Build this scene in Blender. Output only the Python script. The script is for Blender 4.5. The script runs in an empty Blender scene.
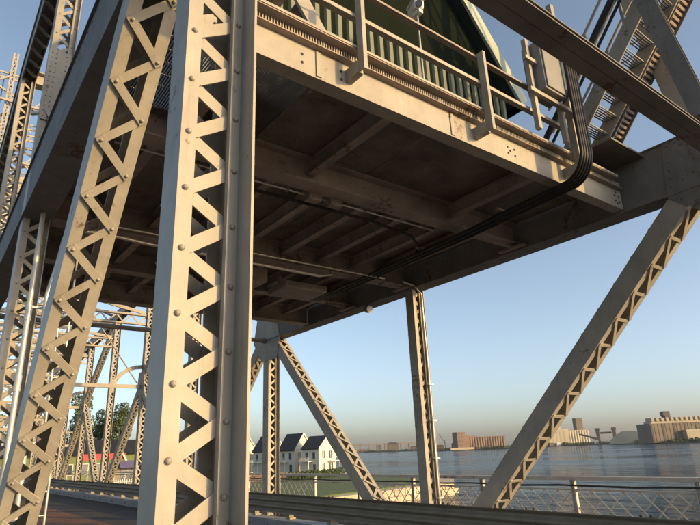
import bpy, math, random
from mathutils import Vector, Matrix, noise
random.seed(7)
R = math.radians
scene = bpy.context.scene
col = scene.collection

# ------------------------------------------------------------------ camera
yaw, pitch, roll = R(37.773), R(18.83), R(-2.437)
F = Vector((math.sin(yaw)*math.cos(pitch), math.cos(yaw)*math.cos(pitch), math.sin(pitch)))
R0 = Vector((math.cos(yaw), -math.sin(yaw), 0)); U0 = R0.cross(F)
Rt = math.cos(roll)*R0 + math.sin(roll)*U0; Up = -math.sin(roll)*R0 + math.cos(roll)*U0
cd = bpy.data.cameras.new('camera'); cam = bpy.data.objects.new('camera', cd); col.objects.link(cam)
cam.matrix_world = Matrix(((Rt.x, Up.x, -F.x, 0), (Rt.y, Up.y, -F.y, 0), (Rt.z, Up.z, -F.z, 1.95), (0, 0, 0, 1)))
cd.sensor_width = 36; cd.lens = 551.35/700*36; cd.clip_end = 20000; cd.clip_start = 0.05
scene.camera = cam

# ------------------------------------------------------------------ sky, sun, exposure
SUN_AZ, SUN_EL = R(153), R(13)          # azimuth from +Y (along the span) towards +X
sdir = Vector((math.sin(SUN_AZ)*math.cos(SUN_EL), math.cos(SUN_AZ)*math.cos(SUN_EL), math.sin(SUN_EL)))
w = bpy.data.worlds.new('World'); scene.world = w; w.use_nodes = True
nt = w.node_tree; bg = nt.nodes['Background']
sky = nt.nodes.new('ShaderNodeTexSky'); sky.sky_type = 'NISHITA'; sky.sun_disc = False
sky.sun_elevation = SUN_EL; sky.sun_rotation = SUN_AZ; sky.air_density = 0.7; sky.dust_density = 2.2; sky.ozone_density = 1.0
hsv = nt.nodes.new('ShaderNodeHueSaturation'); hsv.inputs['Saturation'].default_value = .82; hsv.inputs['Hue'].default_value = .492
nt.links.new(sky.outputs[0], hsv.inputs['Color']); nt.links.new(hsv.outputs[0], bg.inputs[0]); bg.inputs[1].default_value = 0.13
sl = bpy.data.lights.new('sun', 'SUN'); sl.energy = 2.3; sl.angle = R(0.55); sl.color = (1.0, 0.62, 0.19)
so = bpy.data.objects.new('sun', sl); col.objects.link(so); so.rotation_euler = sdir.to_track_quat('Z', 'Y').to_euler()
so.location = (20, -40, 30)
scene.view_settings.view_transform = 'Standard'; scene.view_settings.look = 'None'
scene.view_settings.exposure = 1.1; scene.view_settings.gamma = 1.0

# ------------------------------------------------------------------ materials
def mat(name, c, rough=.55, metal=0., var=.18, scale=3., c2=None, bump=.0, bscale=30., streak=None, spec=.5, rust=0.):
    m = bpy.data.materials.new(name); m.use_nodes = True; n = m.node_tree.nodes; l = m.node_tree.links
    b = n['Principled BSDF']; b.inputs['Roughness'].default_value = rough; b.inputs['Metallic'].default_value = metal
    b.inputs['Specular IOR Level'].default_value = spec
    tc = n.new('ShaderNodeTexCoord'); nz = n.new('ShaderNodeTexNoise'); nz.inputs['Scale'].default_value = scale
    nz.inputs['Detail'].default_value = 6; nz.inputs['Roughness'].default_value = .65
    g = n.new('ShaderNodeNewGeometry'); l.new(g.outputs['Position'], nz.inputs['Vector'])
    rp = n.new('ShaderNodeValToRGB'); rp.color_ramp.elements[0].position = .3; rp.color_ramp.elements[1].position = .7
    lo = c2 if c2 else tuple(x*(1-var) for x in c); hi = c if c2 else tuple(min(1, x*(1+var*.6)) for x in c)
    rp.color_ramp.elements[0].color = (*lo, 1); rp.color_ramp.elements[1].color = (*hi, 1)
    l.new(nz.outputs['Fac'], rp.inputs[0]); out = rp.outputs[0]
    if streak:
        mp = n.new('ShaderNodeMapping'); mp.inputs['Scale'].default_value = (9, 9, .55)
        l.new(g.outputs['Position'], mp.inputs[0]); n2 = n.new('ShaderNodeTexNoise'); n2.inputs['Scale'].default_value = 2.2
        n2.inputs['Detail'].default_value = 7; n2.inputs['Roughness'].default_value = .7; l.new(mp.outputs[0], n2.inputs['Vector'])
        r2 = n.new('ShaderNodeValToRGB'); r2.color_ramp.elements[0].position = .56; r2.color_ramp.elements[1].position = .78
        r2.color_ramp.elements[0].color = (0, 0, 0, 1); r2.color_ramp.elements[1].color = (.75, .75, .75, 1)
        l.new(n2.outputs['Fac'], r2.inputs[0]); mx = n.new('ShaderNodeMix'); mx.data_type = 'RGBA'
        l.new(r2.outputs[0], mx.inputs['Factor']); l.new(out, mx.inputs[6]); mx.inputs[7].default_value = (*streak, 1); out = mx.outputs[2]
    if rust:
        n4 = n.new('ShaderNodeTexNoise'); n4.inputs['Scale'].default_value = 11; n4.inputs['Detail'].default_value = 9; n4.inputs['Roughness'].default_value = .72
        l.new(g.outputs['Position'], n4.inputs['Vector']); n5 = n.new('ShaderNodeTexNoise'); n5.inputs['Scale'].default_value = 1.3; l.new(g.outputs['Position'], n5.inputs['Vector'])
        ml = n.new('ShaderNodeMath'); ml.operation = 'MULTIPLY'; l.new(n4.outputs['Fac'], ml.inputs[0]); l.new(n5.outputs['Fac'], ml.inputs[1])
        r4 = n.new('ShaderNodeValToRGB'); r4.color_ramp.elements[0].position = .36-.05*rust; r4.color_ramp.elements[1].position = .40-.04*rust
        r4.color_ramp.elements[0].color = (0, 0, 0, 1); r4.color_ramp.elements[1].color = (.8, .8, .8, 1); l.new(ml.outputs[0], r4.inputs[0])
        m4 = n.new('ShaderNodeMix'); m4.data_type = 'RGBA'; l.new(r4.outputs[0], m4.inputs['Factor']); l.new(out, m4.inputs[6]); m4.inputs[7].default_value = (.11, .055, .028, 1); out = m4.outputs[2]
    l.new(out, b.inputs['Base Color'])
    if bump:
        n3 = n.new('ShaderNodeTexNoise'); n3.inputs['Scale'].default_value = bscale; n3.inputs['Detail'].default_value = 4
        l.new(g.outputs['Position'], n3.inputs['Vector']); bp = n.new('ShaderNodeBump'); bp.inputs['Strength'].default_value = bump
        bp.inputs['Distance'].default_value = .02; l.new(n3.outputs['Fac'], bp.inputs['Height']); l.new(bp.outputs[0], b.inputs['Normal'])
    return m

M = dict(
    paint=mat('bridge_paint', (.335, .31, .262), .5, .0, .2, 2.2, bump=.18, bscale=9, streak=(.21, .165, .12), spec=.3, rust=.2),
    paint_far=mat('bridge_paint_far', (.31, .285, .24), .55, 0, .16, .8, streak=(.21, .17, .13), spec=.3),
    paint_dark=mat('bridge_paint_slate', (.18, .172, .16), .7, 0, .25, 1.8, bump=.1, bscale=8, streak=(.10, .078, .06), spec=.15, rust=.5),
    rivet=mat('rivet_paint', (.28, .26, .215), .45, 0, .2, 20, spec=.35),
    under=mat('platform_paint', (.30, .25, .215), .6, 0, .35, 1.6, bump=.1, bscale=6, streak=(.15, .10, .075), spec=.25, rust=.6),
    plate=mat('deck_plate_steel', (.16, .145, .125), .65, 0, .4, 2.0, bump=.15, bscale=5, streak=(.085, .06, .045), spec=.25, rust=.7),
    grate=mat('grating_steel', (.20, .19, .18), .5, .3, .2, 4),
    black=mat('conduit_black', (.018, .018, .02), .5, 0, .3, 5, spec=.25),
    pipe=mat('galvanised_pipe', (.48, .46, .42), .35, .35, .15, 6),
    box=mat('enclosure_grey', (.20, .20, .19), .45, 0, .15, 3, streak=(.12, .1, .08)),
    camwhite=mat('housing_white', (.6, .61, .62), .35, 0, .06, 8),
    lens=mat('lens_glass', (.01, .01, .012), .08),
    green=mat('house_dark_green', (.012, .016, .012), .9, 0, .2, 1.2, spec=0),
    cream=mat('siding_pale_green', (.165, .182, .132), .6, 0, .14, 3, streak=(.22, .23, .15), spec=.25),
    trim=mat('roof_trim_green', (.40, .45, .36), .45, 0, .1, 3),
    roofm=mat('house_roof_green', (.06, .09, .075), .45, 0, .2, 2),
    asphalt=mat('road_asphalt', (.040, .039, .040), .85, 0, .3, 1.1, c2=(.024, .024, .026), bump=.5, bscale=60),
    lane=mat('road_orange_brown', (.22, .085, .03), .75, 0, .4, .9, c2=(.05, .034, .026), bump=.5, bscale=60),
    conc=mat('walkway_concrete', (.30, .29, .27), .8, 0, .2, 2, bump=.2, bscale=30),
    kerb=mat('kerb_steel', (.27, .275, .28), .5, .1, .2, 2, streak=(.16, .12, .09)),
    guard=mat('guardrail_steel', (.25, .22, .165), .6, 0, .2, 3, streak=(.15, .13, .10), spec=.25),
    railp=mat('railing_pale_paint', (.46, .44, .40), .55, 0, .15, 3, spec=.3, rust=.6),
    cable=mat('cable_black', (.02, .02, .022), .5),
    grass=mat('grass', (.085, .12, .03), .9, 0, .3, .4, c2=(.05, .075, .02), bump=.5, bscale=4),
    hedge=mat('hedge_leaf', (.045, .075, .02), .8, 0, .4, 1.0, bump=.8, bscale=3),
    leaf=mat('tree_leaf', (.07, .10, .03), .7, 0, .45, .6),
    bark=mat('bark', (.10, .075, .055), .9, 0, .3, 3),
    stone=mat('seawall_stone', (.46, .38, .27), .85, 0, .3, .5, bump=.6, bscale=2),
    brickw=mat('retaining_stone', (.22, .15, .11), .85, 0, .3, .8, bump=.6, bscale=3),
    hwall=mat('house_white_siding', (.66, .60, .49), .75, 0, .06, .5),
    htrim=mat('house_white_trim', (.60, .58, .54), .65, 0, .04, .5),
    hroof=mat('asphalt_shingle', (.035, .035, .038), .85, 0, .25, 1.5, bump=.4, bscale=5),
    glass=mat('window_glass', (.05, .06, .07), .08, 0, .1, 1, spec=.8),
    navy=mat('navy_roof', (.018, .022, .034), .9, 0, .2, .3, spec=.1),
    olive=mat('pale_olive_wall', (.13, .17, .06), .9, 0, .3, .3),
    red=mat('red_canopy', (.55, .045, .045), .7, 0, .1, 1),
    purple=mat('violet_awning', (.10, .09, .17), .7, 0, .15, 1),
    taupe=mat('kiosk_wall', (.24, .21, .16), .8, 0, .15, .6),
    elevw=mat('elevator_pale_concrete', (.42, .385, .30), .85, 0, .16, .05, streak=None),
    elevb=mat('elevator_pink_brick', (.185, .13, .105), .85, 0, .2, .05),
    elevd=mat('elevator_grey_steel', (.15, .122, .095), .8, 0, .25, .06),
    elevt=mat('elevator_gallery', (.34, .30, .22), .8, 0, .1, .05),
    shore=mat('far_shore_ground', (.10, .095, .075), .9, 0, .4, .02),
    dark=mat('far_dark', (.06, .06, .065), .8, 0, .3, .05),
)
# water
wm = bpy.data.materials.new('lake_water'); wm.use_nodes = True; n = wm.node_tree.nodes; l = wm.node_tree.links; b = n['Principled BSDF']
b.inputs['Base Color'].default_value = (.022, .06, .10, 1); b.inputs['Roughness'].default_value = .15; b.inputs['IOR'].default_value = 1.33
g = n.new('ShaderNodeNewGeometry'); hs = []
for sc, dt, st in ((.07, 6, 2.2), (.35, 6, 1.3), (1.5, 4, .5)):
    mp = n.new('ShaderNodeMapping'); mp.inputs['Rotation'].default_value = (0, 0, R(35)); mp.inputs['Scale'].default_value = (1, .45, 1)
    l.new(g.outputs['Position'], mp.inputs[0]); z = n.new('ShaderNodeTexNoise'); z.inputs['Scale'].default_value = sc; z.inputs['Detail'].default_value = dt
    l.new(mp.outputs[0], z.inputs['Vector']); mu = n.new('ShaderNodeMath'); mu.operation = 'MULTIPLY'; mu.inputs[1].default_value = st
    l.new(z.outputs['Fac'], mu.inputs[0]); hs.append(mu)
ad0 = n.new('ShaderNodeMath'); l.new(hs[0].outputs[0], ad0.inputs[0]); l.new(hs[1].outputs[0], ad0.inputs[1]); ad = n.new('ShaderNodeMath'); l.new(ad0.outputs[0], ad.inputs[0]); l.new(hs[2].outputs[0], ad.inputs[1])
wz = n.new('ShaderNodeTexNoise'); wz.inputs['Scale'].default_value = .012; wz.inputs['Detail'].default_value = 5; l.new(g.outputs['Position'], wz.inputs['Vector']); wr = n.new('ShaderNodeMapRange'); wr.inputs[1].default_value = .35; wr.inputs[2].default_value = .65; wr.inputs[3].default_value = .06; wr.inputs[4].default_value = .2; l.new(wz.outputs['Fac'], wr.inputs[0]); l.new(wr.outputs[0], b.inputs['Roughness'])
bp = n.new('ShaderNodeBump'); bp.inputs['Strength'].default_value = 1.0; bp.inputs['Distance'].default_value = 6.5
l.new(ad.outputs[0], bp.inputs['Height']); l.new(bp.outputs[0], b.inputs['Normal']); M['water'] = wm

# ------------------------------------------------------------------ helpers
W = {}
X, Y, Z = Vector((1, 0, 0)), Vector((0, 1, 0)), Vector((0, 0, 1))
V3 = lambda *a: Vector(a)

def link(o, parent, Mw):
    col.objects.link(o)
    if parent is not None:
        o.parent = parent; o.matrix_basis = W[parent].inverted() @ Mw
    else: o.matrix_basis = Mw
    W[o] = Mw
    return o

def thing(name, loc, label, cat, group=None, rotz=0):
    o = bpy.data.objects.new(name, None); o.empty_display_size = .2
    link(o, None, Matrix.Translation(Vector(loc)) @ Matrix.Rotation(rotz, 4, 'Z'))
    o['label'] = label; o['category'] = cat
    if group: o['group'] = group
    return o

def tag(o, label=None, cat=None, group=None, kind=None):
    if label: o['label'] = label
    if cat: o['category'] = cat
    if group: o['group'] = group
    if kind: o['kind'] = kind
    return o

class MB:
    def __init__(s): s.v = []; s.f = []; s.smooth = []
    def raw(s, vs, fs, sm=False):
        k = len(s.v); s.v += [Vector(q) for q in vs]; s.f += [tuple(i+k for i in f) for f in fs]; s.smooth += [sm]*len(fs); return s
    def obox(s, c, ax, ay, az, hx, hy, hz):
        c = Vector(c); vs = [c+ax*(hx*i)+ay*(hy*j)+az*(hz*k) for i in (-1, 1) for j in (-1, 1) for k in (-1, 1)]
        return s.raw(vs, [(0, 1, 3, 2), (4, 6, 7, 5), (0, 4, 5, 1), (2, 3, 7, 6), (0, 2, 6, 4), (1, 5, 7, 3)])
    def box(s, a, b):
        a, b = Vector(a), Vector(b); c = (a+b)/2; h = (b-a)/2
        return s.obox(c, X, Y, Z, abs(h.x), abs(h.y), abs(h.z))
    def bar(s, p, q, wid, th, n):            # flat bar from p to q, thickness along n
        p, q = Vector(p), Vector(q); u = (q-p); L = u.length; u.normalize(); n = Vector(n); n = (n-u*n.dot(u)).normalized(); a = n.cross(u)
        return s.obox((p+q)/2, u, a, n, L/2, wid/2, th/2)
    def tube(s, pts, r, k=8, caps=True):
        pts = [Vector(p) for p in pts]; ring = []
        prev = None
        for i, p in enumerate(pts):
            d = (pts[min(i+1, len(pts)-1)]-pts[max(i-1, 0)]).normalized()
            ref = prev if prev else (Z if abs(d.z) < .9 else X)
            a = (ref-d*ref.dot(d)).normalized(); bb = d.cross(a); prev = a
            rr = r[i] if isinstance(r, (list, tuple)) else r
            ring.append([p+(a*math.cos(t*2*math.pi/k)+bb*math.sin(t*2*math.pi/k))*rr for t in range(k)])
        vs = [v for rg in ring for v in rg]; fs = []
        for i in range(len(pts)-1):
            for t in range(k): fs.append((i*k+t, i*k+(t+1) % k, (i+1)*k+(t+1) % k, (i+1)*k+t))
        s.raw(vs, fs, True)
        if caps: s.raw(ring[0][::-1], [tuple(range(k))]); s.raw(ring[-1], [tuple(range(k))])
        return s
    def prism(s, poly, ext):                 # polygon (3D pts) extruded by ext
        n_ = len(poly); ext = Vector(ext); vs = [Vector(p) for p in poly]+[Vector(p)+ext for p in poly]
        fs = [tuple(range(n_))[::-1], tuple(range(n_, 2*n_))]+[(i, (i+1) % n_, (i+1) % n_+n_, i+n_) for i in range(n_)]
        return s.raw(vs, fs)
    def ibeam(s, p, q, h, bw, tf, tw, up=Z):   # axis at the top centre line minus half height
        p, q = Vector(p), Vector(q); u = (q-p).normalized(); up = (Vector(up)-u*u.dot(Vector(up))).normalized(); a = up.cross(u); L = (q-p).length/2; c = (p+q)/2
        s.obox(c+up*(h/2-tf/2), u, a, up, L, bw/2, tf/2); s.obox(c-up*(h/2-tf/2), u, a, up, L, bw/2, tf/2)
        return s.obox(c, u, a, up, L, tw/2, h/2-tf)
    def dome(s, c, nrm, r, h, k=8):
        c = Vector(c); nrm = Vector(nrm).normalized(); a = (X if abs(nrm.x) < .9 else Y); a = (a-nrm*a.dot(nrm)).normalized(); bb = nrm.cross(a); vs = []
        for (rr, hh) in ((1, 0), (.82, .6), (.45, .92)):
            vs += [c+(a*math.cos(t*2*math.pi/k)+bb*math.sin(t*2*math.pi/k))*r*rr+nrm*h*hh for t in range(k)]
        vs.append(c+nrm*h); fs = []
        for i in range(2):
            for t in range(k): fs.append((i*k+t, i*k+(t+1) % k, (i+1)*k+(t+1) % k, (i+1)*k+t))
        fs += [(2*k+t, 2*k+(t+1) % k, 3*k) for t in range(k)]
        return s.raw(vs, fs, True)
    def mesh(s, name, m, org):
        me = bpy.data.meshes.new(name); inv = org.inverted()
        me.from_pydata([tuple(inv @ v) for v in s.v], [], s.f); me.materials.append(m); me.polygons.foreach_set('use_smooth', s.smooth); me.update(); return me
    def build(s, name, m, parent=None, org=None, bevel=0):
        m = M[m] if isinstance(m, str) else m
        if org is None:
            lo = [min(v[i] for v in s.v) for i in range(3)]; hi = [max(v[i] for v in s.v) for i in range(3)]
            org = Matrix.Translation(((lo[0]+hi[0])/2, (lo[1]+hi[1])/2, lo[2]))
        o = bpy.data.objects.new(name, s.mesh(name, m, org)); link(o, parent, org)
        if bevel:
            bv = o.modifiers.new('bevel', 'BEVEL'); bv.width = bevel; bv.segments = 2; bv.limit_method = 'ANGLE'
        return o

cache = {}
def inst(name, key, make, m, Mw, parent):
    if key not in cache:
        mb = MB(); make(mb); cache[key] = mb.mesh(name, M[m], Matrix.Identity(4))
    return link(bpy.data.objects.new(name, cache[key]), parent, Mw)

def frame(u, n_, c):
    u = u.normalized(); n_ = (n_-u*n_.dot(u)).normalized(); a = n_.cross(u)
    return Matrix(((u.x, a.x, n_.x, c.x), (u.y, a.y, n_.y, c.y), (u.z, a.z, n_.z, c.z), (0, 0, 0, 1)))

def member(parent, name, P0, P1, w=.36, d=.36, fw=.085, t=.014, pitch=.5, style='zig', behind=False, fin=0, ind=None, m='paint',
           rivets=False, bw=.07, back=True, cap=True, label=None):
    """laced riveted member. P0,P1: centre line of its front (towards -Y) face."""
    P0, P1 = Vector(P0), Vector(P1); u = (P1-P0).normalized(); L = (P1-P0).length
    n_ = -Y; n_ = (n_-u*n_.dot(u)).normalized(); a = X
    mb = MB(); c = (P0+P1)/2
    for sd in (-1, 1):
        mb.obox(c+a*sd*(w/2-t/2)-n_*(d/2), u, a, n_, L/2, t/2, d/2)                                # web
        mb.obox(c+a*sd*(w/2-t-fw/2)-n_*(t/2+.001), u, a, n_, L/2, fw/2, t/2)                        # front flange
        mb.obox(c+a*sd*(w/2-t-fw/2)-n_*(d-t/2-.001), u, a, n_, L/2, fw/2, t/2)                      # rear flange
    if fin:
        mb.obox(c+a*(w/2-t/2)+n_*(fin/2+.0005), u, a, n_, L/2, t/2, fin/2)
        mb.obox(c+a*(w/2-t-fw+.004)+n_*(.012), u, a, n_, L/2, .004, .012)
    o = mb.build(name, m, parent)
    if label: o['label'] = label
    tb = .012; hx = w/2-t-fw*.45
    def zpts():
        s_ = pitch*.3; k = 0; pts = []
        while s_ < L-.05:
            pts.append((s_, -1 if k % 2 == 0 else 1)); s_ += pitch/2; k += 1
        return pts
    segs = []
    if style == 'zig':
        z = zpts(); segs = [(z[i], z[i+1], i % 2) for i in range(len(z)-1)]
    else:
        s_ = pitch*.3
        while s_+pitch < L-.05:
            segs.append(((s_, -1), (s_, 1), 0)); segs.append(((s_+.05, 1), (s_+pitch-.05, -1), 1)); s_ += pitch
    joined = MB(); jr = MB()
    for fc in ((1, -1) if back else (1,)):
        for (s0, e0), (s1, e1), alt in segs:
            off = (-(t+.003+tb/2+alt*(tb+.001)) if behind else (tb/2+.001+alt*(tb+.001)))
            base = n_*off if fc == 1 else -n_*(d+(tb/2+.001+alt*(tb+.001)))
            p = P0+u*s0+a*e0*hx+base; q = P0+u*s1+a*e1*hx+base
            mid = (s0+s1)/2
            ext = .03
            if ind and ind[0] < mid < ind[1] and fc == 1:
                ln = round((q-p).length+2*ext, 3)
                inst('lacing_bar', ('bar', ln, bw, m), lambda k: k.obox((0, 0, 0), X, Y, Z, ln/2, bw/2, tb/2), m, frame(q-p, n_, (p+q)/2), o)
            else:
                uu = (q-p).normalized(); joined.bar(p-uu*ext, q+uu*ext, bw, tb, n_)
            if rivets and fc == 1:
                top = n_*(.002 if behind else 2*tb+.004)
                rp = P0+u*s0+a*e0*(hx+ (.004 if behind else 0))+top
                if ind and ind[0] < s0 < ind[1]:
                    inst('rivet', ('rivet',), lambda k: k.dome((0, 0, -.002), Z, .0165, .016, 10), 'rivet', frame(u, n_, rp), o)
    if joined.v: tag(joined.build('lacing', m, o), kind='stuff')
    return o

def gusset(parent, x, poly, rows=True, th=.016, m='paint_dark', sp=.13, nx=-1):
    """riveted plate in the truss plane; poly of (y,z)"""
    mb = MB(); mb.prism([(x, y, z) for y, z in poly], (th, 0, 0)); g_ = mb.build('gusset_plate', m, parent)
    if rows:
        rv = MB(); k = len(poly); cx = sum(p[0] for p in poly)/k; cz = sum(p[1] for p in poly)/k
        for ins in (.9, .66):
            pts = [(cx+(y-cx)*ins, cz+(z-cz)*ins) for y, z in poly]
            for i in range(k):
                p, q = Vector(pts[i]), Vector(pts[(i+1) % k]); nn = max(2, int((q-p).length/sp))
                for j in range(nn):
                    r_ = p+(q-p)*j/nn; rv.dome((x if nx < 0 else x+th, r_.x, r_.y), (nx, 0, 0), .018, .014, 6)
        tag(rv.build('rivets', m, g_), kind='stuff')
    return g_

# ------------------------------------------------------------------ setting: water, land, road
mb = MB(); mb.raw([(-4000, -4000, -5), (6000, -4000, -5), (6000, 6000, -5), (-4000, 6000, -5)], [(0, 1, 2, 3)]); tag(mb.build('water', 'water'), kind='structure')
def slab(name, pts, z, depth, m, side=None):
    mb = MB(); mb.prism([(x, y, z) for x, y in pts], (0, 0, -depth)); o = mb.build(name, m); return tag(o, kind='structure')
land = [(-300, 58), (40, 58), (66.5, 63), (82, 78), (79, 98), (90, 121), (100, 190), (150, 420), (-300, 420)]
slab('seawall_ground', land, -3.25, 3.2, 'stone')
inner = [(-300, 60), (40, 60), (64, 65), (78, 79), (76, 98), (86, 121), (96, 190), (145, 415), (-300, 415)]
mb = MB(); mb.prism([(x, y, -3.1) for x, y in inner], (0, 0, -.3)); tag(mb.build('grass_bank', 'grass'), kind='structure')
# seawall facing stones on the pier
sw = thing('seawall', (50, 60, -5.5), 'tan stone seawall along the near edge of the grassy point', 'seawall')
for (p, q) in (((38, 57.9), (66.5, 62.9)), ((66.5, 62.9), (82.1, 77.9))):
    p, q = Vector((*p, 0)), Vector((*q, 0)); u = (q-p).normalized(); nrm = u.cross(Z); L = (q-p).length; k = int(L/2.4)
    for r_ in range(3):
        for j in range(k):
            ln = L/k; c = p+u*(ln*(j+.5+(.5 if r_ == 1 else 0)))+Z*(-5.2+.75*r_)+nrm*random.uniform(.0, .15)
            inst('stone_block', ('sb',), lambda b_: b_.obox((0, 0, 0), X, Y, Z, 1.14, .35, .34), 'stone', frame(u, nrm, c) @ Matrix.Rotation(R(90), 4, 'X'), sw)
slab('road', [(1.75, -60), (8.15, -60), (8.15, 62), (1.75, 62)], 0, .22, 'asphalt')
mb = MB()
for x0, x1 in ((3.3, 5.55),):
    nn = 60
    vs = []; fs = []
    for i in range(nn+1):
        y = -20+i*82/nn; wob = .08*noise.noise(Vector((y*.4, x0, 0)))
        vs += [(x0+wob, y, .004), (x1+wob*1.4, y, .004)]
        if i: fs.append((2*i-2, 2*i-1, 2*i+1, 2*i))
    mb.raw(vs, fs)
tag(mb.build('road_strip', 'lane'), kind='structure')  # mottled orange-brown strip laid lengthwise on the darker asphalt
for nm, x0, x1 in (('walkway', -1.7, .62), ('walkway', 9.42, 11.1)):
    slab(nm, [(x0, -60), (x1, -60), (x1, 62), (x0, 62)], .23, .3, 'conc')
for x0, x1 in ((1.55, 1.75), (8.15, 8.62)):
    k_ = slab('kerb', [(x0, -60), (x1, -60), (x1, 62), (x0, 62)], .27, .55, 'kerb')
    bl = MB()
    for i in range(60):
        y = -4+i*1.1; bl.dome((8.148 if x0 > 5 else 1.752, y, .12), (-1 if x0 > 5 else 1, 0, 0), .03, .03, 6)
    tag(bl.build('bolts', 'dark', k_), kind='stuff')
# approach road beyond the tower
mb = MB(); mb.prism([(-1.7, 62.02, 0.0), (-1.7, 95, -.4), (-1.7, 135, -3.0), (-1.7, 135, -3.6), (-1.7, 62.02, -3.6)], (12.8, 0, 0)); tag(mb.build('approach_road', 'asphalt'), kind='structure')
# lengthwise floor girders of the deck
for x in (1.1, 9.15):
    mb = MB(); mb.ibeam((x-.14, -60, -.62), (x-.14, 62, -.62), .7, .36, .03, .03); tag(mb.build('deck_girder', 'paint'), 'riveted edge girder under the deck at %s truss' % ('near' if x < 5 else 'far'), 'girder')

# ------------------------------------------------------------------ the trusses
YS = [2.45, 9.45, 16.45, 23.3, 29.8, 36.2, 42.6, 49.0, 55.4, 61.6]
def ztop(y): return 13.0-.10*abs(y-9.45) if abs(y-9.45) > 7 else 12.6
ZB, ZN = -.65, 5.58
def truss(x0, near):
    w = .36; xc = x0+w/2
    lab = ('near lattice truss with big riveted post and slanting diagonal beside the camera' if near
           else 'far lattice truss across the roadway, standing before the water')
    T = thing('bridge_truss', (xc, 9.45, ZB), lab, 'bridge truss')
    # box chord that carries the platform
    mb = MB(); y0, y1 = 2.25, 16.8
    for sx in (x0+.012, x0+w-.012): mb.box((sx-.012, y0, ZN+.025), (sx+.012, y1, ZN+.9))
    mb.box((x0-.03, y0, ZN), (x0+w+.03, y1, ZN+.024)); mb.box((x0-.03, y0, ZN+.901), (x0+w+.03, y1, ZN+.925))
    ch = mb.build('chord', 'paint_dark', T)
    rv = MB()
    for i in range(int((y1-y0)/.2)):
        y = y0+.1+i*.2
        for zz in (ZN+.09, ZN+.83):
            if near: rv.dome((x0, y, zz), (-1, 0, 0), .016, .012, 6)
            else: rv.dome((x0, y, zz), (-1, 0, 0), .012, .008, 6)
    tag(rv.build('rivets', 'paint_dark', ch), kind='stuff')
    # top chord
    ys = [-4.5]+YS
    for i in range(len(ys)-1):
        a_, b_ = ys[i], ys[i+1]; za, zb = ztop(a_), ztop(b_)
        mb = MB(); mm = MB()
        for sx in (x0+.015, x0+w-.015): mb.bar((sx, a_, za+.25), (sx, b_, zb+.25), .5, .03, X)
        mb.bar((xc, a_, za+.515), (xc, b_, zb+.515), w+.08, .02, Z)
        for k in range(int((b_-a_)/.5)):
            t_ = (k+.5)*.5/(b_-a_); t2 = t_+.3/(b_-a_)
            mm.bar((x0+.04, a_+(b_-a_)*t_, za+(zb-za)*t_-.012), (x0+w-.04, a_+(b_-a_)*t2, za+(zb-za)*t2-.012), .1, .012, Z)
        o = mb.build('top_chord', 'paint_far', T); tag(mm.build('lacing', 'paint_far', o), kind='stuff')
    # verticals
    for i, y in enumerate(YS):
        det = i < 3 if not near else i < 3
        ztp = ztop(y)
        if near and i == 0:
            member(T, 'post', (.975, 2.37, ZB), (.975, 2.37, ztp), w=.330, d=.22, fw=.066, pitch=.312, behind=True, fin=.15, ind=(.2, 6.6), rivets=True, bw=.069,
                   label='broad sunlit riveted post with zigzag lacing')
        elif i == 0:      # far: only the upper hanger shows
            member(T, 'post', (xc, 2.38, ZB), (xc, 2.38, ZN-.1), w=w, d=.3, pitch=.4, fin=.12, m='paint')
            member(T, 'hanger', (xc-.1, 2.52, ZN+.95), (xc-.1, 3.35, ztp), w=.3, d=.3, pitch=.4, m='paint', back=False)
        else:
            yf = y-.2
            far_ = i > 2
            member(T, 'post', (xc, yf, ZB), (xc, yf, ztp), w=(.29 if (i == 1 and not near) else w) if not far_ else .34, d=.26 if (i == 1 and not near) else .36, pitch=.42, fin=(.08 if i == 1 else .12) if not near else .1, behind=not far_,
                   ind=((.8, 6.3) if (i < 3 and not near) else ((2., 11.) if i == 1 else None)), bw=.06 if not far_ else .07, m='paint' if not far_ else 'paint_far', rivets=(near and i == 1))
    # diagonals
    if near:
        member(T, 'diagonal', (xc, 8.63, ZB), (xc, 3.27, 5.94), w=.37, d=.31, fw=.085, pitch=.5, ind=(.2, 8.0), rivets=True, bw=.07, label='slanting laced diagonal, olive underside')
    else:
        member(T, 'diagonal', (xc+.055, 9.02, ZB), (xc+.055, 2.72, 5.6), w=.47, d=.34, fw=.11, pitch=.52, style='n', ind=(.2, 8.6), bw=.055, label='wide grey diagonal rising to the right')
    member(T, 'diagonal', (xc, 9.62, ZB), (xc, 15.95, 5.75), w=w, d=.33, pitch=.5, ind=(.2, 8.6) if not near else None, bw=.06)
    pairs = [((23.1, ZB), (16.6, 5.6)), ((36.3, ZB), (29.8, 5.6)), ((29.8, 5.6), (23.5, ztop(23.5))), ((23.5, ZB), (29.6, 5.6)), ((36.0, ZB), (42.4, 5.6)), ((42.6, 5.6), (36.2, ztop(36.2))),
             ((49, ZB), (42.6, 5.6)), ((49, ZB), (55.4, 5.6)), ((55.4, 5.6), (49, ztop(49))), ((61.6, ZB), (55.4, 5.6)), ((16.6, 6.4), (23.0, ztop(23.)))]
    for (a_, b_) in pairs:
        member(T, 'diagonal', (xc, a_[0], a_[1]), (xc, b_[0], b_[1]), w=.34, d=.34, pitch=.45, style='n' if a_[0] < 30 else 'zig', m='paint_far', bw=.08)
    # gussets
    xg = x0-.018
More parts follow.
